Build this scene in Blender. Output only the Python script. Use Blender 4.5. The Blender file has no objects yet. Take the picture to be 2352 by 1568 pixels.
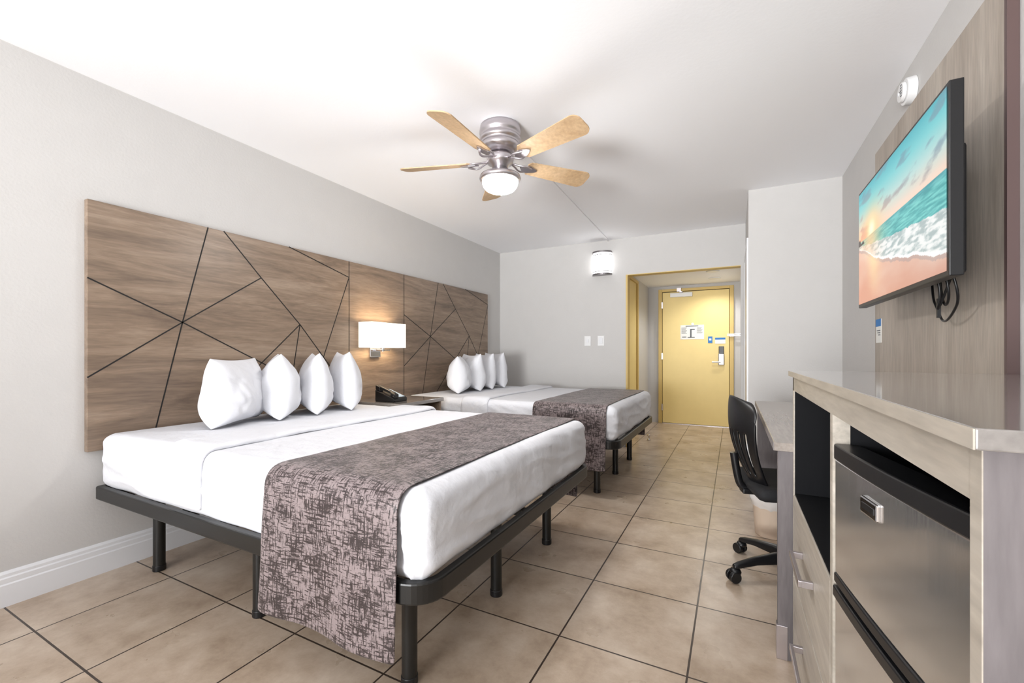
import bpy, bmesh, math, random
from mathutils import Vector, noise, Matrix
random.seed(4)
S=bpy.context.scene
COL=S.collection
S.view_settings.view_transform='Standard'
S.view_settings.look='None'

# ------------------------------------------------ helpers
def lin(h):
    h=h.lstrip('#'); o=[]
    for i in (0,2,4):
        c=int(h[i:i+2],16)/255
        o.append(c/12.92 if c<=.04045 else ((c+.055)/1.055)**2.4)
    return (*o,1)
def newmat(name):
    m=bpy.data.materials.new(name); m.use_nodes=True
    nt=m.node_tree; b=nt.nodes['Principled BSDF']
    return m,nt,b
def pmat(name,hexc,rough=.5,metal=0,bump=None,emis=None,estr=0,var=0,vscale=8,spec=.5,coat=0):
    m,nt,b=newmat(name); N=nt.nodes; L=nt.links
    b.inputs['Base Color'].default_value=lin(hexc)
    b.inputs['Roughness'].default_value=rough
    b.inputs['Metallic'].default_value=metal
    b.inputs['Specular IOR Level'].default_value=spec
    if coat: b.inputs['Coat Weight'].default_value=coat; b.inputs['Coat Roughness'].default_value=.08
    tc=N.new('ShaderNodeTexCoord')
    nz=N.new('ShaderNodeTexNoise'); nz.inputs['Scale'].default_value=vscale; nz.inputs['Detail'].default_value=4
    L.new(tc.outputs['Object'],nz.inputs['Vector'])
    mx=N.new('ShaderNodeMix'); mx.data_type='RGBA'; mx.blend_type='MULTIPLY'
    mx.inputs[0].default_value=1
    mr=N.new('ShaderNodeMapRange'); mr.inputs[1].default_value=.3; mr.inputs[2].default_value=.7
    mr.inputs[3].default_value=1-var; mr.inputs[4].default_value=1
    L.new(nz.outputs['Fac'],mr.inputs[0])
    mx.inputs[6].default_value=lin(hexc); L.new(mr.outputs[0],mx.inputs[7])
    L.new(mx.outputs[2],b.inputs['Base Color'])
    if bump:
        n2=N.new('ShaderNodeTexNoise'); n2.inputs['Scale'].default_value=bump[0]; n2.inputs['Detail'].default_value=5
        L.new(tc.outputs['Object'],n2.inputs['Vector'])
        bp=N.new('ShaderNodeBump'); bp.inputs['Strength'].default_value=bump[1]; bp.inputs['Distance'].default_value=bump[2]
        L.new(n2.outputs['Fac'],bp.inputs['Height']); L.new(bp.outputs[0],b.inputs['Normal'])
    if emis:
        b.inputs['Emission Color'].default_value=lin(emis); b.inputs['Emission Strength'].default_value=estr
    return m
def wood(name,c1,c2,c3,sc,rough=.45,spec=.4,coat=0,dist=1.0):
    """sc = per-axis scale, small value = along the grain"""
    m,nt,b=newmat(name); N=nt.nodes; L=nt.links
    tc=N.new('ShaderNodeTexCoord'); mp=N.new('ShaderNodeMapping'); mp.inputs['Scale'].default_value=sc
    L.new(tc.outputs['Object'],mp.inputs['Vector'])
    n1=N.new('ShaderNodeTexNoise'); n1.inputs['Scale'].default_value=1; n1.inputs['Detail'].default_value=10
    n1.inputs['Roughness'].default_value=.66; n1.inputs['Distortion'].default_value=dist
    L.new(mp.outputs[0],n1.inputs['Vector'])
    cr=N.new('ShaderNodeValToRGB'); e=cr.color_ramp.elements
    e[0].position=.28; e[0].color=lin(c1); e[1].position=.74; e[1].color=lin(c3)
    k=cr.color_ramp.elements.new(.5); k.color=lin(c2)
    L.new(n1.outputs['Fac'],cr.inputs[0])
    mp2=N.new('ShaderNodeMapping'); mp2.inputs['Scale'].default_value=[s*11 for s in sc]
    L.new(tc.outputs['Object'],mp2.inputs['Vector'])
    n2=N.new('ShaderNodeTexNoise'); n2.inputs['Scale'].default_value=1; n2.inputs['Detail'].default_value=4
    L.new(mp2.outputs[0],n2.inputs['Vector'])
    mr=N.new('ShaderNodeMapRange'); mr.inputs[1].default_value=.3; mr.inputs[2].default_value=.7
    mr.inputs[3].default_value=.84; mr.inputs[4].default_value=1.07
    L.new(n2.outputs['Fac'],mr.inputs[0])
    mx=N.new('ShaderNodeMix'); mx.data_type='RGBA'; mx.blend_type='MULTIPLY'; mx.inputs[0].default_value=1
    L.new(cr.outputs[0],mx.inputs[6]); L.new(mr.outputs[0],mx.inputs[7])
    L.new(mx.outputs[2],b.inputs['Base Color'])
    b.inputs['Roughness'].default_value=rough; b.inputs['Specular IOR Level'].default_value=spec
    if coat: b.inputs['Coat Weight'].default_value=coat; b.inputs['Coat Roughness'].default_value=.06
    return m
def empty(name,loc=(0,0,0),rz=0):
    e=bpy.data.objects.new(name,None); COL.objects.link(e); e.location=loc; e.rotation_euler=(0,0,rz)
    e.empty_display_size=.1
    return e
def link(name,me,mat=None,parent=None,smooth=False):
    o=bpy.data.objects.new(name,me); COL.objects.link(o)
    if mat: me.materials.append(mat)
    if parent: o.parent=parent
    if smooth:
        for p in me.polygons: p.use_smooth=True
    return o
def frombm(name,bm,mat=None,parent=None,smooth=False):
    bmesh.ops.recalc_face_normals(bm,faces=bm.faces)
    me=bpy.data.meshes.new(name); bm.to_mesh(me); bm.free()
    return link(name,me,mat,parent,smooth)
def bev(o,w,seg=2,ang=True):
    m=o.modifiers.new('bevel','BEVEL'); m.width=w; m.segments=seg
    if ang: m.limit_method='ANGLE'; m.angle_limit=math.radians(40)
    return o
def box(name,x0,x1,y0,y1,z0,z1,mat=None,parent=None,b=0,seg=2):
    bm=bmesh.new()
    bmesh.ops.create_cube(bm,size=1)
    for v in bm.verts:
        v.co=Vector(((x0+x1)/2+v.co.x*(x1-x0),(y0+y1)/2+v.co.y*(y1-y0),(z0+z1)/2+v.co.z*(z1-z0)))
    o=frombm(name,bm,mat,parent)
    if b: bev(o,b,seg)
    return o
def cyl(name,p0,p1,r0,r1=None,mat=None,parent=None,n=32,b=0):
    if r1 is None: r1=r0
    p0=Vector(p0); p1=Vector(p1); d=p1-p0
    bm=bmesh.new()
    bmesh.ops.create_cone(bm,cap_ends=True,segments=n,radius1=r0,radius2=r1,depth=d.length)
    q=d.to_track_quat('Z','Y').to_matrix().to_4x4()
    bmesh.ops.transform(bm,matrix=Matrix.Translation((p0+p1)/2)@q,verts=bm.verts)
    o=frombm(name,bm,mat,parent,True)
    m=o.modifiers.new('bevel','BEVEL'); m.width=b or .0008; m.segments=2; m.limit_method='ANGLE'; m.angle_limit=math.radians(50)
    m.harden_normals=True
    return o
def lathe(name,prof,c,mat=None,parent=None,n=48,smooth=True):
    bm=bmesh.new(); rings=[]
    for r,z in prof:
        rings.append([bm.verts.new((c[0]+max(r,1e-4)*math.cos(2*math.pi*i/n),c[1]+max(r,1e-4)*math.sin(2*math.pi*i/n),z)) for i in range(n)])
    for a,bb in zip(rings,rings[1:]):
        for i in range(n): bm.faces.new((a[i],a[(i+1)%n],bb[(i+1)%n],bb[i]))
    bm.faces.new(rings[0]); bm.faces.new(rings[-1])
    o=frombm(name,bm,mat,parent,smooth)
    return o
def tube(name,pts,r,mat=None,parent=None,cyc=False,res=3,smoothc=True):
    cu=bpy.data.curves.new(name,'CURVE'); cu.dimensions='3D'; cu.bevel_depth=r; cu.bevel_resolution=res; cu.use_fill_caps=True
    sp=cu.splines.new('NURBS' if smoothc else 'POLY'); sp.points.add(len(pts)-1)
    for i,p in enumerate(pts): sp.points[i].co=(*p,1)
    if smoothc: sp.order_u=3; sp.use_endpoint_u=True
    sp.use_cyclic_u=cyc
    o=bpy.data.objects.new(name,cu); COL.objects.link(o); cu.materials.append(mat)
    if parent: o.parent=parent
    return o
def prism(name,pts,z0,z1,mat=None,parent=None,b=0):
    bm=bmesh.new()
    lo=[bm.verts.new((p[0],p[1],z0)) for p in pts]; hi=[bm.verts.new((p[0],p[1],z1)) for p in pts]
    n=len(pts)
    bm.faces.new(lo); bm.faces.new(hi)
    for i in range(n): bm.faces.new((lo[i],lo[(i+1)%n],hi[(i+1)%n],hi[i]))
    o=frombm(name,bm,mat,parent)
    if b: bev(o,b)
    return o

# ------------------------------------------------ materials
M_wall=pmat('wall_paint','#cac8c6',.75,bump=(80,.22,.004),var=.02,spec=.25)
M_ceil=pmat('ceiling_paint','#f8f8fa',.85,bump=(60,.15,.003),spec=.2)
M_trim=pmat('white_trim','#e4e5e8',.35)
M_yel=pmat('yellow_door_paint','#e9d08a',.45,var=.03)
M_yel2=pmat('yellow_frame_paint','#cdb068',.45)
M_head=wood('walnut_laminate','#64554a','#8a7766','#a69381',(7,1.0,10),.36,dist=.8)
M_panel=wood('ash_laminate_vertical','#998d80','#ada296','#beb5a9',(9,9,.8),.45,dist=.4)
M_cabfront=wood('taupe_laminate_front','#a39a8e','#b5ada1','#c4bcb1',(9,1.0,9),.4,dist=.4)
M_cabtop=wood('grey_laminate_top','#75706c','#87827e','#97918c',(9,1.0,9),.10,.7,.6,dist=.4)
M_cabside=wood('grey_laminate_side','#5b5657','#6b6566','#797374',(9,9,1.2),.5,dist=.4)
M_edge=pmat('edge_band','#8a8586',.45)
M_black=pmat('black_metal','#131312',.36,spec=.55,var=.1)
M_blackp=pmat('black_plastic','#141416',.35)
M_void=pmat('void_black','#08090d',.7,spec=.2)  # shade inside open recesses put into the colour; also the black fridge body
M_sheet=pmat('white_cotton','#dcdde2',.85,bump=(12,.6,.016),spec=.15)
M_pillow=pmat('pillow_cotton','#dfe0e5',.85,bump=(9,.55,.016),spec=.15)
M_nickel=pmat('brushed_nickel','#c9c4c8',.3,1)
M_rim=pmat('sconce_rim_nickel','#8f8b8d',.35,1)
M_chrome=pmat('chrome','#d5d5d8',.12,1)
M_blade=wood('maple_blade','#b3946f','#c0a27e','#caae8c',(5,5,5),.5)
M_bowl=pmat('frosted_bowl','#ffffff',.4,emis='#fffdfa',estr=115)
M_shade=pmat('lamp_shade','#fff8ea',.8,emis='#fff4e2',estr=1.0)
M_sconce=pmat('sconce_glass','#ffffff',.5,emis='#ffffff',estr=5)
M_spot=pmat('downlight_lens','#ffffff',.5,emis='#ffffff',estr=20)
M_bulb=pmat('bulb_glass','#ffffff',.5,emis='#ffe9c8',estr=95)
M_white=pmat('white_plastic','#e6e6e6',.35)
M_paper=pmat('paper','#e8e8e4',.7)
M_blue=pmat('blue_print','#2f78bc',.6)
M_ink=pmat('grey_ink','#55585e',.7)
M_groove=pmat('groove_black','#141210',.6)
M_bin=pmat('tan_bin_plastic','#ead6c2',.4)
M_bag,nt,b=newmat('clear_bag'); b.inputs['Base Color'].default_value=(.95,.95,.95,1); b.inputs['Roughness'].default_value=.15; b.inputs['Alpha'].default_value=.6
# stainless steel, brushed
M_steel,nt,b=newmat('stainless_steel'); N=nt.nodes; L=nt.links
b.inputs['Base Color'].default_value=lin('#dedddb'); b.inputs['Metallic'].default_value=.88
tc=N.new('ShaderNodeTexCoord'); mp=N.new('ShaderNodeMapping'); mp.inputs['Scale'].default_value=(300,300,4); L.new(tc.outputs['Object'],mp.inputs['Vector'])
n1=N.new('ShaderNodeTexNoise'); n1.inputs['Scale'].default_value=1; L.new(mp.outputs[0],n1.inputs['Vector'])
mr=N.new('ShaderNodeMapRange'); mr.inputs[3].default_value=.08; mr.inputs[4].default_value=.18; L.new(n1.outputs['Fac'],mr.inputs[0]); L.new(mr.outputs[0],b.inputs['Roughness'])

# floor tiles
M_floor,nt,b=newmat('beige_floor_tile'); N=nt.nodes; L=nt.links
tc=N.new('ShaderNodeTexCoord'); mp=N.new('ShaderNodeMapping'); mp.inputs['Location'].default_value=(.14,-.18,0)
L.new(tc.outputs['Object'],mp.inputs['Vector'])
br=N.new('ShaderNodeTexBrick'); br.offset=0; br.squash=1
br.inputs['Scale'].default_value=1; br.inputs['Mortar Size'].default_value=.0038; br.inputs['Mortar Smooth'].default_value=.2
br.inputs['Brick Width'].default_value=.46; br.inputs['Row Height'].default_value=.46; br.inputs['Bias'].default_value=0
br.inputs['Color1'].default_value=(.90,.90,.90,1); br.inputs['Color2'].default_value=(1.0,1.0,1.0,1); br.inputs['Mortar'].default_value=(1,1,1,1)
L.new(mp.outputs[0],br.inputs['Vector'])
n1=N.new('ShaderNodeTexNoise'); n1.inputs['Scale'].default_value=3.6; n1.inputs['Detail'].default_value=12; n1.inputs['Roughness'].default_value=.7
L.new(tc.outputs['Object'],n1.inputs['Vector'])
cr=N.new('ShaderNodeValToRGB'); e=cr.color_ramp.elements
e[0].position=.32; e[0].color=lin('#9e8974'); e[1].position=.68; e[1].color=lin('#d2c2b0')
k=e.new(.5); k.color=lin('#bca995')
L.new(n1.outputs['Fac'],cr.inputs[0])
mx=N.new('ShaderNodeMix'); mx.data_type='RGBA'; mx.blend_type='MULTIPLY'; mx.inputs[0].default_value=1
L.new(cr.outputs[0],mx.inputs[6]); L.new(br.outputs['Color'],mx.inputs[7])
m2=N.new('ShaderNodeMix'); m2.data_type='RGBA'; m2.inputs[7].default_value=lin('#40352e')
L.new(br.outputs['Fac'],m2.inputs[0]); L.new(mx.outputs[2],m2.inputs[6]); L.new(m2.outputs[2],b.inputs['Base Color'])
n3=N.new('ShaderNodeTexNoise'); n3.inputs['Scale'].default_value=5; n3.inputs['Detail'].default_value=4
L.new(tc.outputs['Object'],n3.inputs['Vector'])
mr=N.new('ShaderNodeMapRange'); mr.inputs[3].default_value=.2; mr.inputs[4].default_value=.42
L.new(n3.outputs['Fac'],mr.inputs[0]); L.new(mr.outputs[0],b.inputs['Roughness'])
iv=N.new('ShaderNodeMath'); iv.operation='SUBTRACT'; iv.inputs[0].default_value=1; L.new(br.outputs['Fac'],iv.inputs[1])
bp=N.new('ShaderNodeBump'); bp.inputs['Strength'].default_value=.4; bp.inputs['Distance'].default_value=.003
L.new(iv.outputs[0],bp.inputs['Height']); L.new(bp.outputs[0],b.inputs['Normal'])

# bed runner fabric
M_run,nt,b=newmat('runner_jacquard'); N=nt.nodes; L=nt.links
uv=N.new('ShaderNodeUVMap')
def strokes(sc,seed):
    mp=N.new('ShaderNodeMapping'); mp.inputs['Scale'].default_value=(sc[0],sc[1],1); mp.inputs['Location'].default_value=(seed,seed*2.3,seed)
    L.new(uv.outputs[0],mp.inputs['Vector'])
    n=N.new('ShaderNodeTexNoise'); n.inputs['Scale'].default_value=1; n.inputs['Detail'].default_value=6; n.inputs['Roughness'].default_value=.72
    L.new(mp.outputs[0],n.inputs['Vector'])
    return n
a1=strokes((24,150),3); a2=strokes((150,24),7)
mxx=N.new('ShaderNodeMath'); mxx.operation='MAXIMUM'; L.new(a1.outputs['Fac'],mxx.inputs[0]); L.new(a2.outputs['Fac'],mxx.inputs[1])
big=N.new('ShaderNodeTexNoise'); big.inputs['Scale'].default_value=11; big.inputs['Detail'].default_value=3; L.new(uv.outputs[0],big.inputs['Vector'])
bm_=N.new('ShaderNodeMath'); bm_.operation='MULTIPLY_ADD'; bm_.inputs[1].default_value=.22; L.new(big.outputs['Fac'],bm_.inputs[0]); L.new(mxx.outputs[0],bm_.inputs[2])
cr=N.new('ShaderNodeValToRGB'); e=cr.color_ramp.elements
e[0].position=.618; e[0].color=(0,0,0,1); e[1].position=.655; e[1].color=(1,1,1,1)
L.new(bm_.outputs[0],cr.inputs[0])
mx=N.new('ShaderNodeMix'); mx.data_type='RGBA'; mx.inputs[6].default_value=lin('#857878'); mx.inputs[7].default_value=lin('#2a1f1f')
L.new(cr.outputs[0],mx.inputs[0]); L.new(mx.outputs[2],b.inputs['Base Color'])
b.inputs['Roughness'].default_value=.5; b.inputs['Sheen Weight'].default_value=.1
bp=N.new('ShaderNodeBump'); bp.inputs['Strength'].default_value=.3; bp.inputs['Distance'].default_value=.002
L.new(mxx.outputs[0],bp.inputs['Height']); L.new(bp.outputs[0],b.inputs['Normal'])

# ------------------------------------------------ room shell
XL,XR,YB,YF,H=-2.80,.735,5.07,-3.6,2.44
box('floor',XL-.1,XR+.1,YF-.1,7.25,-.1,0,M_floor)
box('ceiling',XL-.1,XR+.1,YF-.1,YB+.1,H,H+.1,M_ceil)
box('wall_left',XL-.1,XL,YF-.1,YB+.1,0,H,M_wall)
box('wall_right',XR,XR+.1,YF-.1,YB+.1,0,H,M_wall)
OX0,OX1,OZ=-1.118,.063,2.01
wb=empty('wall_back')
box('left_part',XL,OX0,YB,YB+.1,0,H,M_wall,wb)
box('right_part',OX1,XR,YB,YB+.1,0,H,M_wall,wb)
box('header',OX0,OX1,YB,YB+.1,OZ,H,M_wall,wb)
# wall behind the camera with window
wf=empty('wall_front')
box('left_part',XL,-2.5,YF-.1,YF,0,H,M_wall,wf)
box('right_part',.4,XR,YF-.1,YF,0,H,M_wall,wf)
box('sill_part',-2.5,.4,YF-.1,YF,0,.5,M_wall,wf)
box('head_part',-2.5,.4,YF-.1,YF,2.3,H,M_wall,wf)
w=empty('window_1')
for nm,bb in (('frame_left',(-2.5,-2.45,.5,2.3)),('frame_right',(.35,.4,.5,2.3)),('frame_top',(-2.45,.35,2.25,2.3)),('frame_bottom',(-2.45,.35,.5,.55)),('mullion',(-1.07,-1.03,.55,2.25))):
    box(nm,bb[0],bb[1],YF-.08,YF-.02,bb[2],bb[3],M_trim,w)
# closet bump-out
box('wall_closet',.108,XR,4.06,YB,0,H,M_wall)
cd=empty('door_3')
box('closet_frame_near',.096,.108,4.10,4.14,0,2.06,M_trim,cd)
box('closet_frame_top',.096,.108,4.14,5.0,2.02,2.06,M_trim,cd)
box('closet_leaf',.100,.108,4.14,5.0,0.01,2.02,M_trim,cd)
box('closet_frame_far',.096,.108,5.0,5.04,0,2.06,M_trim,cd)
# vestibule
VL,VR,VE,VH=-1.22,.12,7.15,2.15
box('wall_vestibule_left',VL-.1,VL,YB+.1,VE+.1,0,VH,M_wall)
box('wall_vestibule_right',VR,VR+.1,YB+.1,VE+.1,0,VH,M_wall)
box('wall_vestibule_end',VL,VR,VE,VE+.1,0,VH,M_wall)
box('ceiling_vestibule',VL-.1,VR+.1,YB+.1,VE+.1,VH,VH+.1,M_ceil)
# opening casing (yellow)
t=empty('trim_1')
box('left',OX0-.002,OX0+.02,YB-.006,YB+.106,0,OZ,M_yel2,t)
box('top',OX0+.02,OX1,YB-.006,YB+.106,OZ-.008,OZ,M_yel2,t)
# side yellow bathroom door
d=empty('door_2')
box('jamb_near',VL,VL+.1,5.18,5.23,0,2.08,M_yel2,d)
box('jamb_far',VL,VL+.06,5.98,6.05,0,2.08,M_yel2,d,b=.004)
box('jamb_top',VL,VL+.06,5.23,5.98,2.04,2.08,M_yel2,d)
box('leaf',VL,VL+.04,5.23,5.98,0.005,2.04,M_yel,d)
# entrance door
d=empty('door_1')
DX0,DX1=-1.0,-.06
box('leaf',DX0,DX1,VE-.03,VE,0.008,2.05,M_yel,d,b=.003)
box('frame_left',DX0-.06,DX0-.006,VE-.045,VE,0,2.10,M_yel2,d,b=.003)
box('frame_right',DX1+.006,DX1+.06,VE-.045,VE,0,2.10,M_yel2,d,b=.003)
box('frame_top',DX0-.006,DX1+.006,VE-.045,VE,2.058,2.10,M_yel2,d,b=.003)
box('gap_shadow',DX0-.006,DX1+.006,VE-.012,VE-.001,0.0,2.058,M_groove,d)
for i,z in enumerate((.25,1.05,1.85)): box(f'hinge_{i+1}',DX0-.012,DX0+.008,VE-.055,VE-.03,z-.05,z+.05,M_nickel,d)
box('closer_body',-.88,-.56,VE-.09,VE-.03,1.965,2.03,M_white,d,b=.006)
box('closer_arm',-.74,-.70,VE-.12,VE-.04,2.03,2.045,M_nickel,d)
box('closer_arm_rod',-.78,-.72,VE-.11,VE-.04,2.045,2.10,M_nickel,d)
cyl('peephole',(-.56,VE-.036,1.545),(-.56,VE-.03,1.545),.018,None,M_nickel,d)
box('evac_sheet',-.735,-.40,VE-.034,VE-.03,1.31,1.53,M_paper,d)
box('print_title',-.66,-.48,VE-.036,VE-.0335,1.508,1.518,M_ink,d)
for i in range(7):
    z=1.49-i*.014
    box(f'print_l{i}',-.72,-.64-.01*(i%3),VE-.036,VE-.0335,z-.004,z,M_ink,d)
    box(f'print_r{i}',-.50,-.42-.01*((i+1)%3),VE-.036,VE-.0335,z-.004,z,M_ink,d)
box('print_plan_a',-.595,-.575,VE-.036,VE-.0335,1.34,1.47,M_ink,d)
box('print_plan_b',-.575,-.53,VE-.036,VE-.0335,1.455,1.47,M_ink,d)
box('print_plan_c',-.63,-.53,VE-.036,VE-.0335,1.335,1.345,M_ink,d)
box('print_plan_d',-.71,-.65,VE-.036,VE-.0335,1.34,1.352,M_ink,d)
box('tag_a',-.345,-.285,VE-.036,VE-.03,1.25,1.35,M_blue,d)
box('tag_a_mark',-.33,-.30,VE-.037,VE-.036,1.29,1.32,M_white,d)
box('tag_b',-.25,-.11,VE-.036,VE-.03,1.24,1.33,M_paper,d)
box('tag_b_head',-.25,-.11,VE-.037,VE-.0355,1.30,1.33,M_blue,d)
box('lock_black',-.20,-.13,VE-.05,VE-.03,1.09,1.20,M_blackp,d,b=.006)
box('lock_plate',-.205,-.125,VE-.06,VE-.03,.92,1.09,M_rim,d,b=.008)
cyl('handle_rose',(-.165,VE-.075,.965),(-.165,VE-.06,.965),.022,None,M_nickel,d)
cyl('handle_lever',(-.165,VE-.08,.965),(-.29,VE-.08,.965),.011,None,M_nickel,d)
box('latch_plate',-.055,.0,VE-.07,VE-.045,1.345,1.375,M_nickel,d)
box('latch_bar',-.085,.09,VE-.085,VE-.07,1.352,1.362,M_nickel,d)
box('latch_bar_2',-.085,.09,VE-.085,VE-.07,1.375,1.382,M_nickel,d)
box('threshold',DX0,DX1,VE-.06,VE-.03,0,.007,M_nickel,d)

# baseboards
def baseboard(name,p0,p1,nrm,h=.15,th=.016):
    e=empty(name)
    p0=Vector(p0); p1=Vector(p1); nrm=Vector(nrm)
    prof=[(0,0),(th,0),(th,h*.62),(th*.78,h*.66),(th*.78,h*.80),(th*.55,h*.84),(th*.55,h*.92),(th*.2,h),(0,h)]
    bm=bmesh.new(); r=[]
    for p in (p0,p1): r.append([bm.verts.new((p.x+nrm.x*a,p.y+nrm.y*a,z)) for a,z in prof])
    n=len(prof)
    for i in range(n): bm.faces.new((r[0][i],r[0][(i+1)%n],r[1][(i+1)%n],r[1][i]))
    bm.faces.new(r[0]); bm.faces.new(r[1])
    frombm('board',bm,M_trim,e)
baseboard('baseboard_left',(XL,YF),(XL,YB),(1,0))
baseboard('baseboard_back',(XL+.016,YB),(OX0-.01,YB),(0,-1))
baseboard('baseboard_right',(XR,YF),(XR,.3),(-1,0))
baseboard('baseboard_closet',(.108,4.06),(XR-.016,4.06),(0,-1))
baseboard('baseboard_vestibule',(VL,6.05),(VL,VE),(1,0))

# ------------------------------------------------ headboard
hb=empty('headboard')
HX0,HX1=-2.799,-2.765
def panel(nm,y0,y1,z0,z1): return box(nm,HX0,HX1,y0,y1,z0,z1,M_head,hb,b=.002)
panel('panel_1',.90,2.481,.615,1.837); panel('panel_2',2.487,3.132,.615,1.837); panel('panel_3',3.138,4.69,.615,1.837)
linesP=[[(1.435,1.837),(1.302,1.267),(1.16,.615)],[(.90,1.457),(1.302,1.267),(1.76,1.03),(2.481,.655)],
 [(.90,.975),(1.302,1.267),(1.757,1.589)],[(1.523,1.837),(1.757,1.589),(2.041,1.299),(2.481,.78)],
 [(1.956,1.837),(2.481,1.707)],[(2.041,1.299),(1.76,1.03),(1.33,.615)],[(2.041,1.299),(1.93,.615)],[(2.481,1.70),(2.07,.615)]]
bm=bmesh.new()
def strip(bm,a,c,w=.0034):
    a=Vector(a); c=Vector(c); d=(c-a); n=Vector((-d.y,d.x)).normalized()*w
    vs=[]
    for x in (HX1-.001,HX1+.0008):
        vs.append([bm.verts.new((x,p.x,p.y)) for p in (a+n,c+n,c-n,a-n)])
    bm.faces.new(vs[1]); 
    for i in range(4): bm.faces.new((vs[0][i],vs[0][(i+1)%4],vs[1][(i+1)%4],vs[1][i]))
for pl in linesP:
    for a,c in zip(pl,pl[1:]):
        strip(bm,a,c)
        k=(4.69-3.138)/(2.481-.90)
        strip(bm,(3.138+(a[0]-.9)*k,a[1]),(3.138+(c[0]-.9)*k,c[1]))
for yy in (2.484,3.135):
    strip(bm,(yy,.615),(yy,1.836),.0022)
frombm('grooves',bm,M_groove,hb)

# ------------------------------------------------ beds
def rbox(name,x0,x1,y0,y1,z0,z1,r,step,mat,parent,disp=None):
    bm=bmesh.new()
    def axis(a,c):
        n=max(2,int(round((c-a)/step))); 
        L_=[a+(c-a)*i/n for i in range(n+1)]
        return L_
    X,Y,Z=axis(x0,x1),axis(y0,y1),axis(z0,z1)
    def grid(A,B,f):
        g=[[bm.verts.new(f(a,b_)) for b_ in B] for a in A]
        for i in range(len(A)-1):
            for j in range(len(B)-1): bm.faces.new((g[i][j],g[i+1][j],g[i+1][j+1],g[i][j+1]))
    grid(X,Y,lambda a,b_:(a,b_,z0)); grid(X,Y,lambda a,b_:(a,b_,z1))
    grid(X,Z,lambda a,b_:(a,y0,b_)); grid(X,Z,lambda a,b_:(a,y1,b_))
    grid(Y,Z,lambda a,b_:(x0,a,b_)); grid(Y,Z,lambda a,b_:(x1,a,b_))
    bmesh.ops.remove_doubles(bm,verts=bm.verts,dist=1e-5)
    for v in bm.verts:
        p=v.co.copy()
        q=Vector((min(max(p.x,x0+r),x1-r),min(max(p.y,y0+r),y1-r),min(max(p.z,z0+r),z1-r)))
        n=(p-q).normalized(); p=q+n*r
        if disp: p=disp(p,n)
        v.co=p
    return frombm(name,bm,mat,parent,True)
def rring(x0,x1,y0,y1,rh,rf):
    pts=[]
    def arc(cx,cy,r,a0,a1,n=10):
        for i in range(n+1):
            a=math.radians(a0+(a1-a0)*i/n); pts.append((cx+r*math.cos(a),cy+r*math.sin(a)))
    arc(x1-rf,y0+rf,rf,-90,0); arc(x1-rf,y1-rf,rf,0,90); arc(x0+rh,y1-rh,rh,90,180); arc(x0+rh,y0+rh,rh,180,270)
    return pts
def drape(name,x0f,x1f,path,mat,parent,thick,nx=24,ripple=None,sub=1,tuck=0):
    P=[Vector(p) for p in path]; L_=[0]
    for a,c in zip(P,P[1:]): L_.append(L_[-1]+(c-a).length)
    n=int(L_[-1]/.02); bm=bmesh.new(); uvl=bm.loops.layers.uv.new('UVMap'); g=[]; uvs={}
    for i in range(n+1):
        s=L_[-1]*i/n; k=0
        while k<len(L_)-2 and L_[k+1]<s: k+=1
        f=(s-L_[k])/(L_[k+1]-L_[k]); p=P[k].lerp(P[k+1],f)
        tan=(P[k+1]-P[k]).normalized(); nr=Vector((-tan.y,tan.x))
        row=[]
        for j in range(nx+1):
            w=j/nx; x=x0f(s)+(x1f(s)-x0f(s))*w
            o=ripple(w,s,L_[-1]) if ripple else 0
            if j in (0,nx): o-=tuck
            v=bm.verts.new((x,p.x+nr.x*o,p.y+nr.y*o)); uvs[v]=(x,s); row.append(v)
        g.append(row)
    for i in range(n):
        for j in range(nx):
            f=bm.faces.new((g[i][j],g[i+1][j],g[i+1][j+1],g[i][j+1]))
            for l in f.loops: l[uvl].uv=uvs[l.vert]
    o=frombm(name,bm,mat,parent,True)
    if thick:
        m=o.modifiers.new('sol','SOLIDIFY'); m.thickness=thick; m.offset=0
    m=o.modifiers.new('sub','SUBSURF'); m.levels=sub; m.render_levels=sub
    return o
def bedpath(y0,y1,zt,zb,r,flare=0):
    pts=[(y0-flare,zb),(y0-flare*.5,(zb+zt-r)/2+.03)]
    for i in range(9):
        a=math.radians(180-90*i/8); pts.append((y0+r+r*math.cos(a),zt-r+r*math.sin(a)))
    for i in range(1,12): pts.append((y0+r+(y1-y0-2*r)*i/12,zt))
    for i in range(9):
        a=math.radians(90-90*i/8); pts.append((y1-r+r*math.cos(a),zt-r+r*math.sin(a)))
    pts+= [(y1+flare*.5,(zb+zt-r)/2+.03),(y1+flare,zb)]
    return pts
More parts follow.
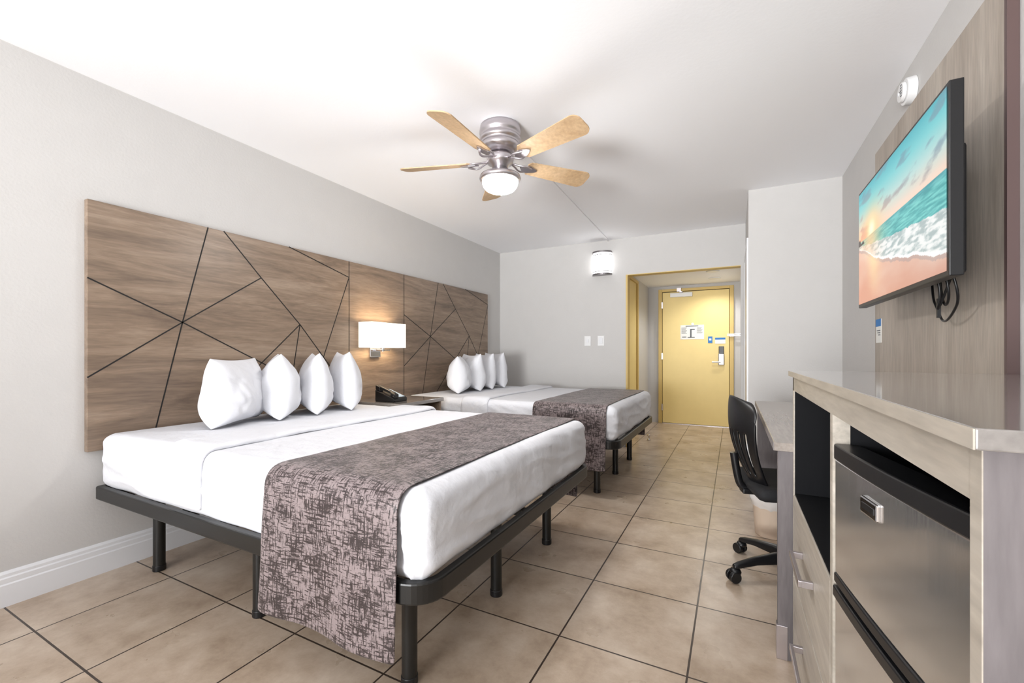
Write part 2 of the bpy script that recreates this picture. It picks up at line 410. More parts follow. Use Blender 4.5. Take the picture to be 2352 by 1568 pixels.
def make_bed(dy,y0=.925,y1=2.465,seed=0):
    bed=empty('bed',(0,dy,0))
    BX0,BX1=-2.758,-.745; z0,z1=.384,.447
    outer=rring(BX0,BX1,y0,y1,.015,.10); inner=rring(BX0+.03,BX1-.03,y0+.03,y1-.03,.01,.07)
    bm=bmesh.new(); n=len(outer)
    V=[[bm.verts.new((p[0],p[1],z)) for p in lst] for lst,z in ((outer,z0),(outer,z1),(inner,z1),(inner,z0))]
    for k in range(4):
        a,c=V[k],V[(k+1)%4]
        for i in range(n): bm.faces.new((a[i],a[(i+1)%n],c[(i+1)%n],c[i]))
    o=frombm('frame_rail',bm,M_black,bed); bev(o,.006,2)
    for i in range(7):
        x=BX0+.12+i*.28; box(f'slat_{i+1}',x,x+.07,y0+.02,y1-.02,.41,.43,M_black,bed)
    box('centre_rail',BX0+.02,BX1-.02,(y0+y1)/2-.02,(y0+y1)/2+.02,.385,.411,M_black,bed)
    k=0
    for x in (-2.575,-1.757,-.955):
        for y in (1.11,1.695,2.285):
            k+=1
            cyl(f'leg_{k}',(x,y,.012),(x,y,.41),.0255,None,M_black,bed)
            cyl(f'leg_cap_{k}',(x,y,0),(x,y,.03),.028,.028,M_blackp,bed,b=.004)
    def disp(p,n):
        side=max(0,1-abs(n.z)*1.2)
        along=p.x if abs(n.y)>abs(n.x) else p.y
        w=noise.noise(Vector((along*3.2,seed,p.z*3)))*.014*side
        # creases running along the tucked side
        cz=noise.noise(Vector((along*2.5+seed,p.z*14+along*2,4)))
        w+=side*.010*(1-abs(cz)*3 if abs(cz)<.33 else 0)*.9
        f=math.sin(along*13+6*noise.noise(Vector((along*2,seed*1.7,0)))+(p.z-.45)*9)
        w+=side*.007*f*max(0,(.68-p.z)/.25)
        # pleat at the foot corners
        if abs(n.y)>.5 and side>.3: w+=.013*math.exp(-((p.x+.825+.12*(p.z-.57))/.010)**2)*min(1,(.69-p.z)/.05)
        # soft wrinkles on the top
        t_=noise.noise(Vector((p.x*3.5+seed,p.y*1.3,1)))
        w+=(t_*.004+.0040*max(0,1-abs(noise.noise(Vector((p.x*5+p.y*2,p.y*2.2-p.x,seed+6))))*7)*(.4+noise.noise(Vector((p.x*2,p.y*2,8)))))*max(0,n.z)
        zb=max(0,(p.z-.44)/.26)
        bulge=.008*math.sin(min(1,zb)*math.pi)*side
        q=p+n*(w*.8+bulge)
        if p.z<.5 and abs(n.z)<.9: q.z=p.z+.012*noise.noise(Vector((along*5,seed,3)))
        q.x=max(q.x,-2.757)
        return q
    rbox('mattress',-2.750,-.772,y0+.022,y1-.022,.432,.70,.045,.013,M_sheet,bed,disp)
    rip=lambda w,s,T: .005*noise.noise(Vector((w*2,s*5,seed+2)))
    drape('sheet_fold',lambda s:-2.13+.012*math.sin(s*7),lambda s:-1.86+.01*math.sin(s*5+1),bedpath(y0+.006,y1-.006,.714,.475,.06,.0),M_sheet,bed,.020,14,rip,2,.009)
    run=empty('bed_runner',(0,dy,0))
    def ripr(w,s,T):
        e=min(s,T-s); hang=max(0,1-e/.42)
        return .010*hang*math.sin(w*9+seed+1)+.002*noise.noise(Vector((w*5,s*5,seed)))
    drape('cloth',lambda s:-1.43+.004*math.sin(s*3),lambda s:-.835+.004*math.sin(s*4),bedpath(y0-.012,y1+.012,.709,.225,.065,.012),M_run,run,.004,28,ripr,1,.0035)
    return bed
make_bed(0,seed=0)
make_bed(2.2,seed=5.3)

def pillow(cx,cy,rz,Wd=.46,Hh=.42,T=.25,zb=.708,lean=0,seed=0,pin=.09):
    n=34; bm=bmesh.new()
    def pt(u,v,s):
        x=u*Wd/2*(1-pin*(1-v*v)); z=v*Hh/2*(1-(pin+.02)*(1-u*u))
        t=T/2*(max(0,1-abs(u)**2.8))**.5*(max(0,1-abs(v)**2.6))**.64
        t*=1+.14*noise.noise(Vector((u*1.7+seed,v*1.7,s+seed)))
        cr_=noise.noise(Vector((u*3+seed,v*2.2+u,s*3+seed)))
        t+=(.007*cr_-.009*max(0,1-abs(noise.noise(Vector((u*2.2-seed,v*1.5+u*1.2,s*5)))*6)))*(1-abs(u)**4)*(1-abs(v)**4)
        t=max(t,0)
        t*=1-.24*v
        z2=z
        if v<-.55: z2=z+ (abs(v)-.55)*.05
        return Vector((x,s*t,z2))
    for s in (1,-1):
        g=[[bm.verts.new(pt(-1+2*i/n,-1+2*j/n,s)) for j in range(n+1)] for i in range(n+1)]
        for i in range(n):
            for j in range(n): bm.faces.new((g[i][j],g[i+1][j],g[i+1][j+1],g[i][j+1]))
    bmesh.ops.remove_doubles(bm,verts=bm.verts,dist=1e-5)
    R=Matrix.Rotation(rz,4,'Z')@Matrix.Rotation(lean,4,'X')
    mn=1e9
    for v in bm.verts: v.co=R@v.co; mn=min(mn,v.co.z)
    for v in bm.verts:
        v.co+=Vector((cx,cy,zb-mn-.006))
        v.co.x=max(v.co.x,-2.758)
    o=frombm('pillow',bm,M_pillow,None,True)
    m=o.modifiers.new('sub','SUBSURF'); m.levels=1; m.render_levels=1
    return o
rad=math.radians
for dy,sd in ((0,1),(2.2,9)):
    pillow(-2.47,1.42+dy,rad(121),.44,.39,.24,.708,rad(-1),sd,.05)
    pillow(-2.50,1.70+dy,rad(148),.44,.415,.24,.708,rad(1),sd+2)
    pillow(-2.50,1.955+dy,rad(148),.44,.42,.215,.708,rad(2),sd+3)
    pillow(-2.50,2.20+dy,rad(150),.44,.43,.215,.708,rad(-2),sd+4)

# ------------------------------------------------ night stand, phone, lamp
ns=empty('nightstand')
box('top',-2.762,-2.27,2.515,3.09,.675,.705,M_cabtop,ns,b=.003)
box('side_near',-2.76,-2.29,2.53,2.55,0,.675,M_head,ns)
box('side_far',-2.76,-2.29,3.055,3.075,0,.675,M_head,ns)
box('shelf',-2.76,-2.29,2.55,3.055,.40,.42,M_void,ns)
box('bottom',-2.76,-2.29,2.55,3.055,.06,.08,M_void,ns)
box('back',-2.76,-2.75,2.55,3.055,.08,.675,M_void,ns)
box('drawer_front',-2.30,-2.285,2.552,3.053,.08,.40,M_head,ns)
ph=empty('telephone',(.04,.02,0))
bm=bmesh.new()
vs=[bm.verts.new(p) for p in ((-2.62,2.56,.705),(-2.42,2.56,.705),(-2.42,2.72,.705),(-2.62,2.72,.705),(-2.62,2.56,.80),(-2.42,2.56,.735),(-2.42,2.72,.735),(-2.62,2.72,.80))]
for f in ((0,1,2,3),(4,5,6,7),(0,1,5,4),(1,2,6,5),(2,3,7,6),(3,0,4,7)): bm.faces.new([vs[i] for i in f])
o=frombm('base',bm,M_blackp,ph); bev(o,.008,3)
def slantbox(nm,x0,x1,y0,y1,off0,off1,mat,bv=.008):
    zz=lambda x:.80-(x+2.62)/.2*.065
    bm=bmesh.new(); vs=[]
    for o_ in (off0,off1):
        vs.append([bm.verts.new((x,y,zz(x)+o_)) for x,y in ((x0,y0),(x1,y0),(x1,y1),(x0,y1))])
    bm.faces.new(vs[0]); bm.faces.new(vs[1])
    for i in range(4): bm.faces.new((vs[0][i],vs[0][(i+1)%4],vs[1][(i+1)%4],vs[1][i]))
    o=frombm(nm,bm,mat,ph); bev(o,bv,3)
slantbox('faceplate',-2.60,-2.44,2.63,2.71,-.002,.002,pmat('phone_face','#b9cbdc',.5),.001)
slantbox('handset_grip',-2.61,-2.43,2.575,2.61,.018,.04,M_blackp)
slantbox('handset_ear',-2.625,-2.575,2.568,2.616,-.001,.035,M_blackp)
slantbox('handset_mouth',-2.465,-2.415,2.568,2.616,-.001,.035,M_blackp)
tube('cord',[(-2.42+.012*math.sin(i*1.5),2.565-.012*math.cos(i*1.5),.765-.0035*i) for i in range(17)],.003,M_blackp,ph)

wl=empty('bedside_wall_lamp')
LY=2.755
box('back_plate',-2.7635,-2.745,LY-.06,LY+.06,1.06,1.20,M_chrome,wl,b=.004)
box('arm',-2.745,-2.66,LY-.014,LY+.014,1.11,1.13,M_chrome,wl,b=.003)
cyl('stem',(-2.66,LY,1.11),(-2.66,LY,1.19),.012,None,M_chrome,wl)
box('socket_bar',-2.69,-2.63,LY-.05,LY+.05,1.115,1.125,M_chrome,wl)
HW=.20
sh=((-2.735,-2.731,LY-HW,LY+HW),(-2.589,-2.585,LY-HW,LY+HW),(-2.731,-2.589,LY-HW,LY-HW+.004),(-2.731,-2.589,LY+HW-.004,LY+HW))
for i,(a,c,e_,f) in enumerate(sh): box(f'shade_{i+1}',a,c,e_,f,1.142,1.35,M_shade,wl)
cyl('harp',(-2.66,LY,1.18),(-2.66,LY,1.27),.006,None,M_chrome,wl)
for k,yy in enumerate((LY-.07,LY+.07)):
    bm=bmesh.new(); bmesh.ops.create_uvsphere(bm,u_segments=16,v_segments=10,radius=.028)
    bmesh.ops.translate(bm,vec=(-2.66,yy,1.235),verts=bm.verts); frombm(f'bulb_{k+1}',bm,M_bulb,wl,True)
box('bulb_bar',-2.665,-2.655,LY-.07,LY+.07,1.20,1.21,M_chrome,wl)

# wall sconce on back wall
ws=empty('wall_sconce')
sx,sz,R=-1.40,2.165,.11
def halfcyl(nm,r,z0,z1,mat,dep=.75):
    pts=[(sx+r*math.cos(rad(180+180*i/20)),YB+dep*r*math.sin(rad(180+180*i/20))) for i in range(21)]
    prism(nm,pts,z0,z1,mat,ws)
halfcyl('glass',R,sz-.122,sz+.122,M_sconce)
halfcyl('rim_top',R+.008,sz+.122,sz+.142,M_rim,.82)
halfcyl('rim_bottom',R+.008,sz-.142,sz-.122,M_rim,.82)
halfcyl('band_top',R+.003,sz+.095,sz+.103,M_rim,.77)
halfcyl('band_bottom',R+.003,sz-.103,sz-.095,M_rim,.77)
# ceiling raceway
rc=empty('cable_raceway')
bm=bmesh.new()
a=Vector((-1.235,2.35)); c=Vector((-1.325,5.069)); d=(c-a).normalized(); n=Vector((-d.y,d.x))*.009
vs=[[bm.verts.new((p.x,p.y,z)) for p in (a+n,c+n,c-n,a-n)] for z in (2.428,2.44)]
bm.faces.new(vs[0]); bm.faces.new(vs[1])
for i in range(4): bm.faces.new((vs[0][i],vs[0][(i+1)%4],vs[1][(i+1)%4],vs[1][i]))
frombm('channel',bm,M_ceil,rc)
# switches
for x in (-1.58,-1.415):
    e=empty('light_switch')
    box('plate',x-.04,x+.04,YB-.007,YB,1.185,1.305,M_white,e,b=.003)
    box('toggle',x-.012 if x<-1.5 else x-.02,x+.012 if x<-1.5 else x+.02,YB-.014,YB-.007,1.225 if x<-1.5 else 1.21,1.265 if x<-1.5 else 1.28,M_trim,e,b=.002)
# downlights
for y in (6.08,6.65):
    e=empty('recessed_downlight')
    lathe('lens',[(.055,VH-.006),(.055,VH-.002)],(-.24,y),M_spot,e)
    lathe('trim_ring',[(.056,VH-.001),(.078,VH-.001),(.076,VH-.008),(.056,VH-.010)],(-.24,y),M_white,e)
# door stop on the floor
e=empty('door_stop')
lathe('post',[(.022,0),(.022,.012),(.01,.02),(.01,.045),(.02,.055),(.02,.075),(.002,.078)],(-.95,5.6),M_chrome,e)

# ------------------------------------------------ ceiling fan
fan=empty('ceiling_fan')
FC=(-1.23,2.23)
lathe('mount_canopy',[(.095,2.44),(.118,2.43),(.122,2.40),(.122,2.385),(.116,2.38),(.116,2.365),(.122,2.36),(.122,2.345),(.114,2.34),(.110,2.325),(.118,2.32),(.112,2.295),(.085,2.275),(.06,2.268)],FC,M_nickel,fan,64)
lathe('motor_hub',[(.05,2.268),(.075,2.26),(.082,2.245),(.075,2.215),(.05,2.20),(.045,2.185)],FC,M_nickel,fan)
lathe('switch_cup',[(.045,2.19),(.05,2.165),(.085,2.15),(.118,2.14),(.124,2.125),(.118,2.112),(.105,2.108)],FC,M_nickel,fan)
lathe('light_bowl',[(.105,2.112),(.106,2.10),(.10,2.08),(.085,2.062),(.06,2.05),(.03,2.043),(.001,2.041)],FC,M_bowl,fan)
for i in range(5):
    ang=rad(53+72*i)
    R4=Matrix.Translation((FC[0],FC[1],2.222))@Matrix.Rotation(ang,4,'Z')
    w0,w1,r0,r1=.052,.072,.175,.615
    pts=[]
    pts+=[(r0+.0,-w0+.018),(r0+.018,-w0)]
    for k in range(9):
        a=rad(-90+90*k/8); pts.append((r1-.045+.045*math.cos(a),-w1+.045+.045*math.sin(a)))
    for k in range(9):
        a=rad(90*k/8); pts.append((r1-.045+.045*math.cos(a),w1-.045+.045*math.sin(a)))
    pts+=[(r0+.018,w0),(r0,w0-.018)]
    bm=bmesh.new()
    lo=[bm.verts.new((p[0],p[1],-.003)) for p in pts]; hi=[bm.verts.new((p[0],p[1],.003)) for p in pts]
    bm.faces.new(lo); bm.faces.new(hi)
    for k in range(len(pts)): bm.faces.new((lo[k],lo[(k+1)%len(pts)],hi[(k+1)%len(pts)],hi[k]))
    bmesh.ops.transform(bm,matrix=R4@Matrix.Rotation(rad(-16),4,'X'),verts=bm.verts)
    frombm(f'blade_{i+1}',bm,M_blade,fan)
    def tp(p): return tuple(R4@Vector(p))
    for sgn in (-1,1):
        tube(f'iron_{i+1}_{"ab"[sgn>0]}',[tp((.06,0,.01)),tp((.10,sgn*.012,0)),tp((.135,sgn*.035,-.012)),tp((.165,sgn*.038,-.012)),tp((.20,sgn*.018,-.009))],.006,M_nickel,fan)
    bm=bmesh.new()
    pp=[(.15,-.022),(.19,-.03),(.235,-.012),(.245,0),(.235,.012),(.19,.03),(.15,.022),(.13,0)]
    lo=[bm.verts.new((p[0],p[1],-.011)) for p in pp]; hi=[bm.verts.new((p[0],p[1],-.0045)) for p in pp]
    bm.faces.new(lo); bm.faces.new(hi)
    for k in range(8): bm.faces.new((lo[k],lo[(k+1)%8],hi[(k+1)%8],hi[k]))
    bmesh.ops.transform(bm,matrix=R4@Matrix.Rotation(rad(-16),4,'X'),verts=bm.verts)
    frombm(f'iron_plate_{i+1}',bm,M_nickel,fan)

# ------------------------------------------------ right side : wood panel, TV
wp=empty('tv_wall_panel')
box('board',.710,.734,1.79,3.10,.80,2.215,M_panel,wp)
box('edge',.708,.734,1.775,1.79,.80,2.215,pmat('panel_edge','#5d4a48',.5),wp)

TY0,TY1,TZ0,TZ1=1.68,2.69,1.315,1.88
tv=empty('television')
box('screen_body',.552,.585,TY0,TY1,TZ0,TZ1,M_blackp,tv,b=.003)
box('rear_housing',.585,.635,TY0+.12,TY1-.12,TZ0+.02,TZ1-.14,M_blackp,tv,b=.012)
box('wall_bracket',.635,.709,2.05,2.33,1.45,1.72,M_black,tv)
for k,z in enumerate((1.40,1.52,1.62)): box(f'port_{k+1}',.605,.615,TY0+.115,TY0+.121,z,z+.02,M_white if k==2 else M_ink,tv)
nx,nz=320,180
me=bpy.data.meshes.new('display'); vs=[];fs=[];cols=[]
def s2l(c): return [ (x/255/12.92 if x/255<=.04045 else ((x/255+.055)/1.055)**2.4) for x in c]
def mixc(a,c,t): t=max(0,min(1,t)); return [a[i]*(1-t)+c[i]*t for i in range(3)]
def fb(x,y,z=0):
    return noise.fractal(Vector((x,y,z)),1.0,2.0,5)
def piecew(s,pts):
    for (a,va),(c,vc) in zip(pts,pts[1:]):
        if s<=c: return va+(vc-va)*(s-a)/(c-a)
    return pts[-1][1]
def scr(s,h):
    hz=.56
    if h>hz:
        k=(h-hz)/(1-hz)
        if k<.35: c=mixc([246,212,192],[186,216,212],k/.35)
        elif k<.7: c=mixc([186,216,212],[116,202,206],(k-.35)/.35)
        else: c=mixc([116,202,206],[66,174,186],(k-.7)/.3)
        c=mixc(c,[255,200,150],math.exp(-((s-.1)/.28)**2)*math.exp(-(k/.4)**2)*.9)
        d=math.hypot((s-.22)*1.78,(h-.60)*1.2)
        cl=fb(s*4.5-h*5,h*8+s*1.5,2)
        m=max(0,min(1,(cl-.22)*3.0))
        cc=mixc([228,140,110],[112,140,158],min(1,k*1.1+s*.6))
        c=mixc(c,cc,m*.62)
        c=mixc(c,[255,205,130],.75*math.exp(-(d/.20)**2)); c=mixc(c,[255,250,215],math.exp(-(d/.095)**2))
        return c
    lead=piecew(s,[(0,.50),(.11,.45),(.3,.33),(.51,.24),(.75,.17),(1,.10)])+.03*fb(s*6,3)
    sea=piecew(s,[(0,.53),(.25,.47),(.5,.42),(1,.34)])+.012*fb(s*12,h*20,4)
    if h>sea:
        w=fb(s*10,h*70,5)
        c=mixc([48,158,160],[120,208,202],.5+w); c=mixc(c,[30,125,145],max(0,(h-.5)/.06)*.5*s)
        c=mixc(c,[255,200,140],math.exp(-((s-.2)/.16)**2)*.8)
        return c
    if h>lead:
        w=fb(s*14,h*34,8); k=(h-lead)/max(.02,(sea-lead))
        c=mixc([240,242,240],[168,184,184],.2+w*1.6+k*.35)
        c=mixc(c,[255,205,160],math.exp(-((s-.15)/.16)**2)*.6)
        if k<.10: c=mixc(c,[255,255,255],.8)
        return c
    k=h/max(.05,lead)
    c=mixc([222,158,130],[240,205,182],k*.7+.3*fb(s*4,h*7,9))
    c=mixc(c,[190,165,165],s*.3)
    if lead-h<.025: c=mixc(c,[150,140,145],.4)
    c=mixc(c,[255,222,165],math.exp(-((s-.24-(.5-h)*.05)/.09)**2)*.8*k)
    return c
for j in range(nz+1):
    for i in range(nx+1):
        s=i/nx; h=j/nz
        vs.append((.5505,TY1-.012-(TY1-TY0-.024)*s,TZ0+.016+(TZ1-TZ0-.028)*h)); c=s2l(scr(s,h))
        if s<.10 and h>.525 and h<.575+.03*fb(s*30,1)-s*.4: c=s2l([70,55,50])
        cols.append((*c,1))
for j in range(nz):
    for i in range(nx):
        a=j*(nx+1)+i; fs.append((a,a+nx+1,a+nx+2,a+1))
me.from_pydata(vs,[],fs); ca=me.color_attributes.new('Col','FLOAT_COLOR','POINT')
for i,c in enumerate(cols): ca.data[i].color=c
M_scr,nt,b=newmat('tv_display'); at=nt.nodes.new('ShaderNodeAttribute'); at.attribute_name='Col'
nt.links.new(at.outputs['Color'],b.inputs['Emission Color']); b.inputs['Emission Strength'].default_value=1.0
b.inputs['Base Color'].default_value=(.01,.01,.01,1); b.inputs['Roughness'].default_value=.35
link('display',me,M_scr,tv)
tube('cable_1',[(.64,1.93,1.36),(.66,1.92,1.28),(.67,2.02,1.22),(.68,2.12,1.20),(.69,2.2,1.26),(.70,2.28,1.31),(.705,2.30,1.40)],.004,M_blackp,tv)
tube('cable_2',[(.64,1.98,1.36),(.65,1.97,1.30),(.66,2.03,1.25),(.67,2.1,1.29),(.67,2.12,1.38)],.004,M_blackp,tv)
tube('cable_3',[(.64,2.04,1.36),(.65,2.04,1.29),(.65,2.08,1.24),(.66,2.06,1.28),(.67,2.02,1.36)],.004,M_blackp,tv)
box('cable_tag',.655,.665,2.09,2.10,1.22,1.29,M_blackp,tv)
sg=empty('wall_notice')
box('card',.707,.7098,2.98,3.07,1.15,1.28,M_paper,sg)
box('card_head',.7055,.7075,2.98,3.07,1.24,1.28,M_blue,sg)
for k in range(3): box(f'print_{k+1}',.7055,.7075,2.99,3.05-.01*k,1.215-k*.012,1.219-k*.012,M_ink,sg)
sd=empty('smoke_detector')
def disc(nm,r,x0,x1,mat,cy=2.60,cz=2.30,b=.004): cyl(nm,(x1,cy,cz),(x0,cy,cz),r,r*.93,mat,sd,48,b)
disc('base',.062,.70,.735,M_white); disc('cap',.045,.685,.70,M_white)
for k in range(5): box(f'slot_{k+1}',.6835,.686,2.575,2.588 if k!=2 else 2.60,2.275+k*.012,2.279+k*.012,M_ink,sd)
disc('button',.008,.681,.685,M_trim,2.615,2.30,.001)

# ------------------------------------------------ dresser / fridge cabinet
cb=empty('fridge_cabinet')
FX=.185; CY0,CY1=.499,1.80
box('top',.173,.733,CY0-.020,CY1,1.012,1.030,M_cabtop,cb,b=.0015)
box('top_edge_band',.1715,.173,CY0-.020,CY1,1.0125,1.0295,M_cabfront,cb)
box('rail',FX,FX+.02,CY0+.02,CY1,.962,1.012,M_cabfront,cb)
box('side_near',FX,.733,CY0,CY0+.02,0,1.012,M_cabside,cb)
box('side_near_edge',FX-.001,FX,CY0,CY0+.02,0,1.012,M_cabfront,cb)
box('side_far',FX,.733,CY1-.02,CY1,0,1.012,M_cabfront,cb)
box('divider',FX,.72,1.115,1.14,0,.962,M_cabfront,cb)
box('back',.72,.733,CY0+.02,CY1-.02,0,1.012,M_void,cb)
box('niche_side_a',FX+.004,.72,CY1-.024,CY1-.02,.60,.962,M_void,cb)
box('niche_side_b',FX+.004,.72,1.14,1.144,.60,.962,M_void,cb)
box('niche_top',FX+.02,.72,1.144,CY1-.024,.955,.962,M_void,cb)
box('bay_top',FX+.02,.72,CY0+.02,1.111,.955,.962,M_void,cb)
box('fridge_bay_side',FX+.004,.72,CY0+.02,CY0+.024,.0,.962,M_void,cb)
box('fridge_bay_side_2',FX+.03,.72,1.111,1.115,.0,.962,M_void,cb)
box('niche_floor',FX+.004,.72,1.144,CY1-.024,.59,.605,M_void,cb)
for k,(z0,z1) in enumerate(((.325,.60),(.045,.315))):
    box(f'drawer_{k+1}',FX,FX+.02,1.144,CY1-.024,z0,z1,M_cabfront,cb,b=.002)
    zc=z1-.12
    box(f'handle_bar_{k+1}',FX-.034,FX-.024,1.36,1.56,zc-.009,zc+.009,M_nickel,cb,b=.002)
    for j,yy in enumerate((1.36,1.548)): box(f'handle_post_{k+1}{j}',FX-.026,FX,yy,yy+.012,zc-.009,zc+.009,M_nickel,cb,b=.001)
box('plinth',FX+.02,FX+.04,1.144,CY1-.024,0,.045,M_void,cb)

# fridge : local frame, front plane x=0, far edge y=0, standing slightly askew
fr=empty('mini_fridge',(.178,1.108,0),rad(9.0))
FW=.50
box('body',.055,.44,-FW,-.068,.02,.875,M_void,fr,b=.004)
def frontpiece(nm,z0,z1,mat,bow=.006,x0=.010,x1=.052,b=.003,ya=0,yb=-FW):
    pts=[(x1,ya),(x1,yb)]
    nn=18
    for i in range(nn+1):
        f=i/nn; y=yb+(ya-yb)*f
        pts.append((x0-bow*(1-(2*f-1)**2),y))
    return prism(nm,pts,z0,z1,mat,fr,b)
frontpiece('door_upper',.635,.870,M_steel,ya=-.001)
frontpiece('door_upper_cap',.870,.902,M_blackp,.010,.008)
frontpiece('door_upper_lip',.615,.635,M_blackp,.008,.008)
frontpiece('door_lower_cap',.585,.608,M_blackp,.008,.006)
frontpiece('door_lower',.06,.585,M_steel,ya=-.001)
box('hinge',-.0,.10,-FW+.02,-FW+.08,.902,.915,M_blackp,fr,b=.004)
box('badge',-.0015,.0065,-.205,-.145,.81,.840,M_chrome,fr,b=.003)
box('badge_inset',-.0025,-.001,-.197,-.153,.820,.830,M_blackp,fr)
for k,(x,y) in enumerate(((.08,-.10),(.08,-.46),(.40,-.10),(.40,-.46))): cyl(f'foot_{k+1}',(x,y,0),(x,y,.025),.018,None,M_blackp,fr)

# ------------------------------------------------ desk
dk=empty('desk')
M_desk=wood('desk_laminate','#8b8178','#9c928a','#aaa199',(9,1.0,9),.22,.5,.2,dist=.4)
box('top',.128,.705,1.803,3.34,.742,.772,M_desk,dk,b=.002)
box('top_edge',.1265,.128,1.803,3.34,.743,.771,M_edge,dk)
box('side_near',.14,.70,1.806,1.832,.0,.742,M_cabside,dk,b=.001)
box('side_far',.14,.70,3.305,3.33,0,.742,M_cabside,dk,b=.001)
box('modesty',.66,.68,1.832,3.305,.25,.742,M_cabside,dk)
box('foot_cap',.136,.17,1.802,1.836,0,.12,M_nickel,dk,b=.001)

# ------------------------------------------------ office chair
ch=empty('office_chair',(.26,2.47,0),rad(14))
bm=bmesh.new(); NS,NH=22,26; g={}
for i in range(NS+1):
    for j in range(NH+1):
        s=-1+2*i/NS; h=j/NH
        hw=.115+.085*math.sin(min(1,h*1.25)*math.pi/2)
        if h>.86: hw*=math.sqrt(max(.0,1-((h-.86)/.2)**2))
        z=.44+.445*h-(.02*s*s if h>.8 else 0)
        x=-.18-.115*h+.035*math.sin(h*math.pi*1.1)*-1+.06*s*s*(.6+.4*h)
        g[i,j]=bm.verts.new((x,s*hw,z))
for i in range(NS):
    for j in range(NH):
        if 4<=j<=15 and 2<=i<NS-2 and (i%3==0): continue
        bm.faces.new((g[i,j],g[i+1,j],g[i+1,j+1],g[i,j+1]))
o=frombm('backrest',bm,M_blackp,ch,True)
m=o.modifiers.new('sol','SOLIDIFY'); m.thickness=.014; m=o.modifiers.new('sub','SUBSURF'); m.levels=1; m.render_levels=1
rbox('seat',-.22,.24,-.23,.23,.425,.485,.028,.03,pmat('black_fabric','#17171a',.8,bump=(200,.3,.002)),ch,lambda p,n:p+Vector((0,0,-.015*(1-abs(p.y)/.23)*(1 if n.z>0 else 0))))
box('back_bracket',-.235,-.05,-.035,.035,.405,.43,M_blackp,ch,b=.006)
tube('back_support',[(-.16,0,.418),(-.225,0,.42),(-.252,0,.47),(-.268,0,.60)],.018,M_blackp,ch)
box('mechanism',-.09,.09,-.07,.07,.385,.425,M_blackp,ch,b=.008)
cyl('gas_sleeve',(0,0,.09),(0,0,.30),.028,None,M_blackp,ch); cyl('gas_piston',(0,0,.30),(0,0,.39),.014,None,M_chrome,ch)
tube('height_lever',[(.02,-.06,.40),(.02,-.16,.40),(.02,-.24,.395)],.006,M_blackp,ch)
for k in range(5):
    a=rad(36+72*k+17); c_,s_=math.cos(a),math.sin(a)
    bm=bmesh.new(); rings=[]
    for r,w,zt,zb in ((.02,.03,.135,.075),(.10,.027,.13,.085),(.20,.022,.115,.082),(.28,.018,.095,.068),(.305,.014,.085,.066)):
        rings.append([bm.verts.new((r*c_-q*s_,r*s_+q*c_,z)) for q,z in ((-w,zb),(w,zb),(w*.8,zt-.006),(0,zt),(-w*.8,zt-.006))])
    for A,B in zip(rings,rings[1:]):
        for i in range(5): bm.faces.new((A[i],A[(i+1)%5],B[(i+1)%5],B[i]))
    bm.faces.new(rings[0]); bm.faces.new(rings[-1])
    o=frombm(f'base_arm_{k+1}',bm,M_blackp,ch,True); bev(o,.004)
    R0=.295; px,py=R0*c_,R0*s_
    cyl(f'caster_stem_{k+1}',(px,py,.045),(px,py,.08),.008,None,M_blackp,ch)
    for q in (-1,1):
        cyl(f'caster_{k+1}_{"ab"[q>0]}',(px-s_*q*.008+c_*.01,py+c_*q*.008+s_*.01,.028),(px-s_*q*.027+c_*.01,py+c_*q*.027+s_*.01,.028),.028,.026,M_blackp,ch,28,.004)
    box_h=lathe(f'caster_hood_{k+1}',[(.024,.04),(.026,.05),(.02,.062),(.004,.066)],(px,py),M_blackp,ch,20)

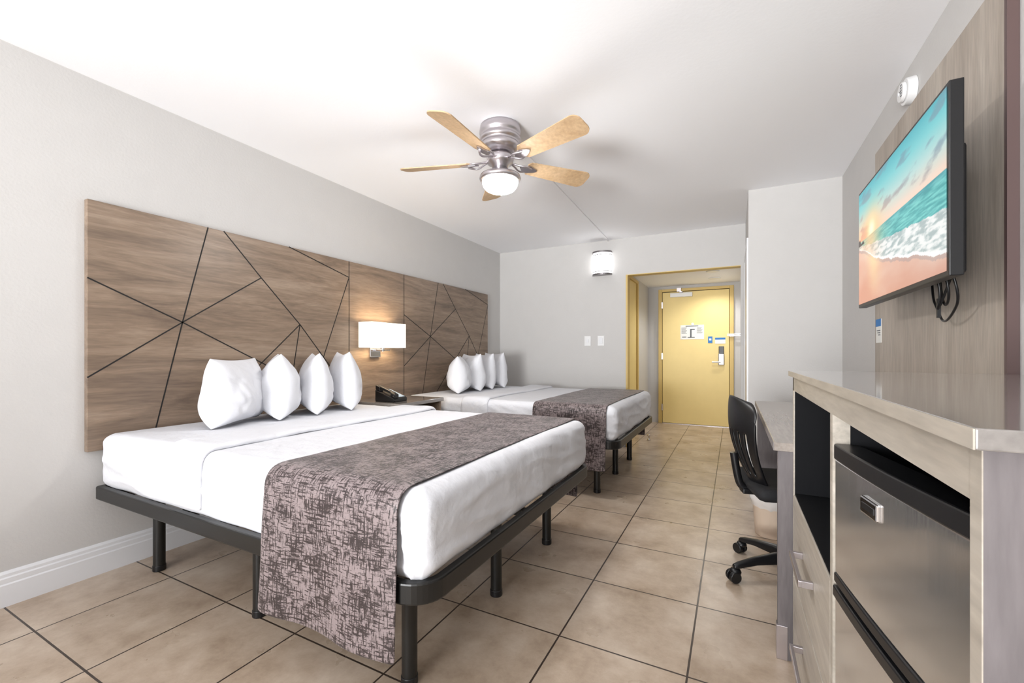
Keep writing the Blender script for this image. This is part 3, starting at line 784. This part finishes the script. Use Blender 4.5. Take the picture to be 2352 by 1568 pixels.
# ------------------------------------------------ waste bin
wb_=empty('waste_bin',(.205,3.02,0))
lathe('bucket',[(.085,0),(.09,.004),(.108,.255),(.112,.258),(.112,.265),(.104,.265),(.086,.01),(.001,.008)],(0,0),M_bin,wb_,40)
bm=bmesh.new(); n=48; rings=[]
for k in range(8):
    f=k/7
    rings.append([bm.verts.new(((.106+.016*math.sin(f*math.pi)+.006*noise.noise(Vector((i*.6,f*3,0))))*math.cos(2*math.pi*i/n),(.106+.016*math.sin(f*math.pi)+.006*noise.noise(Vector((i*.6,f*3,0))))*math.sin(2*math.pi*i/n),.285-.11*f+.01*noise.noise(Vector((i*.5,f,4))))) for i in range(n)])
for A,B in zip(rings,rings[1:]):
    for i in range(n): bm.faces.new((A[i],A[(i+1)%n],B[(i+1)%n],B[i]))
frombm('liner_bag',bm,M_bag,wb_,True)

# ------------------------------------------------ lights
def area(name,loc,d,sx_,sy_,e,col=(1,1,1),spread=180):
    l=bpy.data.lights.new(name,'AREA'); l.shape='RECTANGLE'; l.size=sx_; l.size_y=sy_; l.energy=e; l.color=col
    l.spread=math.radians(spread)
    o=bpy.data.objects.new(name,l); COL.objects.link(o); o.location=loc
    o.rotation_euler=Vector(d).to_track_quat('-Z','Y').to_euler(); return o
area('added_window_fill',(-1.05,YF+.03,1.40),(0,1,0),2.7,1.7,60,(.97,.985,1))  # fill lamp added at the assumed, unseen window behind the camera
area('added_ceiling_fill',(-1.0,-2.3,.9),(0,.35,.94),1.8,1.2,46,(.98,.99,1))  # added lamp out of view, whitens and evens the ceiling
area('added_forward_fill',(-1.0,-3.0,1.0),(0,.95,.30),1.4,1.0,62,(.98,.99,1),75)  # added lamp out of view, lifts the far end of the room
for y in (6.08,6.65):
    l=bpy.data.lights.new('downlight_lamp','SPOT'); l.energy=32; l.spot_size=rad(150); l.spot_blend=.6; l.shadow_soft_size=.04
    o=bpy.data.objects.new('downlight_lamp',l); COL.objects.link(o); o.location=(-.24,y,VH-.02)
S.world=bpy.data.worlds.new('world'); S.world.use_nodes=True
S.world.node_tree.nodes['Background'].inputs[0].default_value=(.9,.95,1,1)
S.world.node_tree.nodes['Background'].inputs[1].default_value=1.0

# ------------------------------------------------ camera
cam=bpy.data.cameras.new('camera'); co=bpy.data.objects.new('camera',cam); COL.objects.link(co)
cam.sensor_width=36; cam.lens=987/2352*36; cam.shift_y=28/2352; cam.clip_start=.02
co.location=(0,0,1.09); co.rotation_euler=(rad(90),0,rad(27.3))
S.camera=co
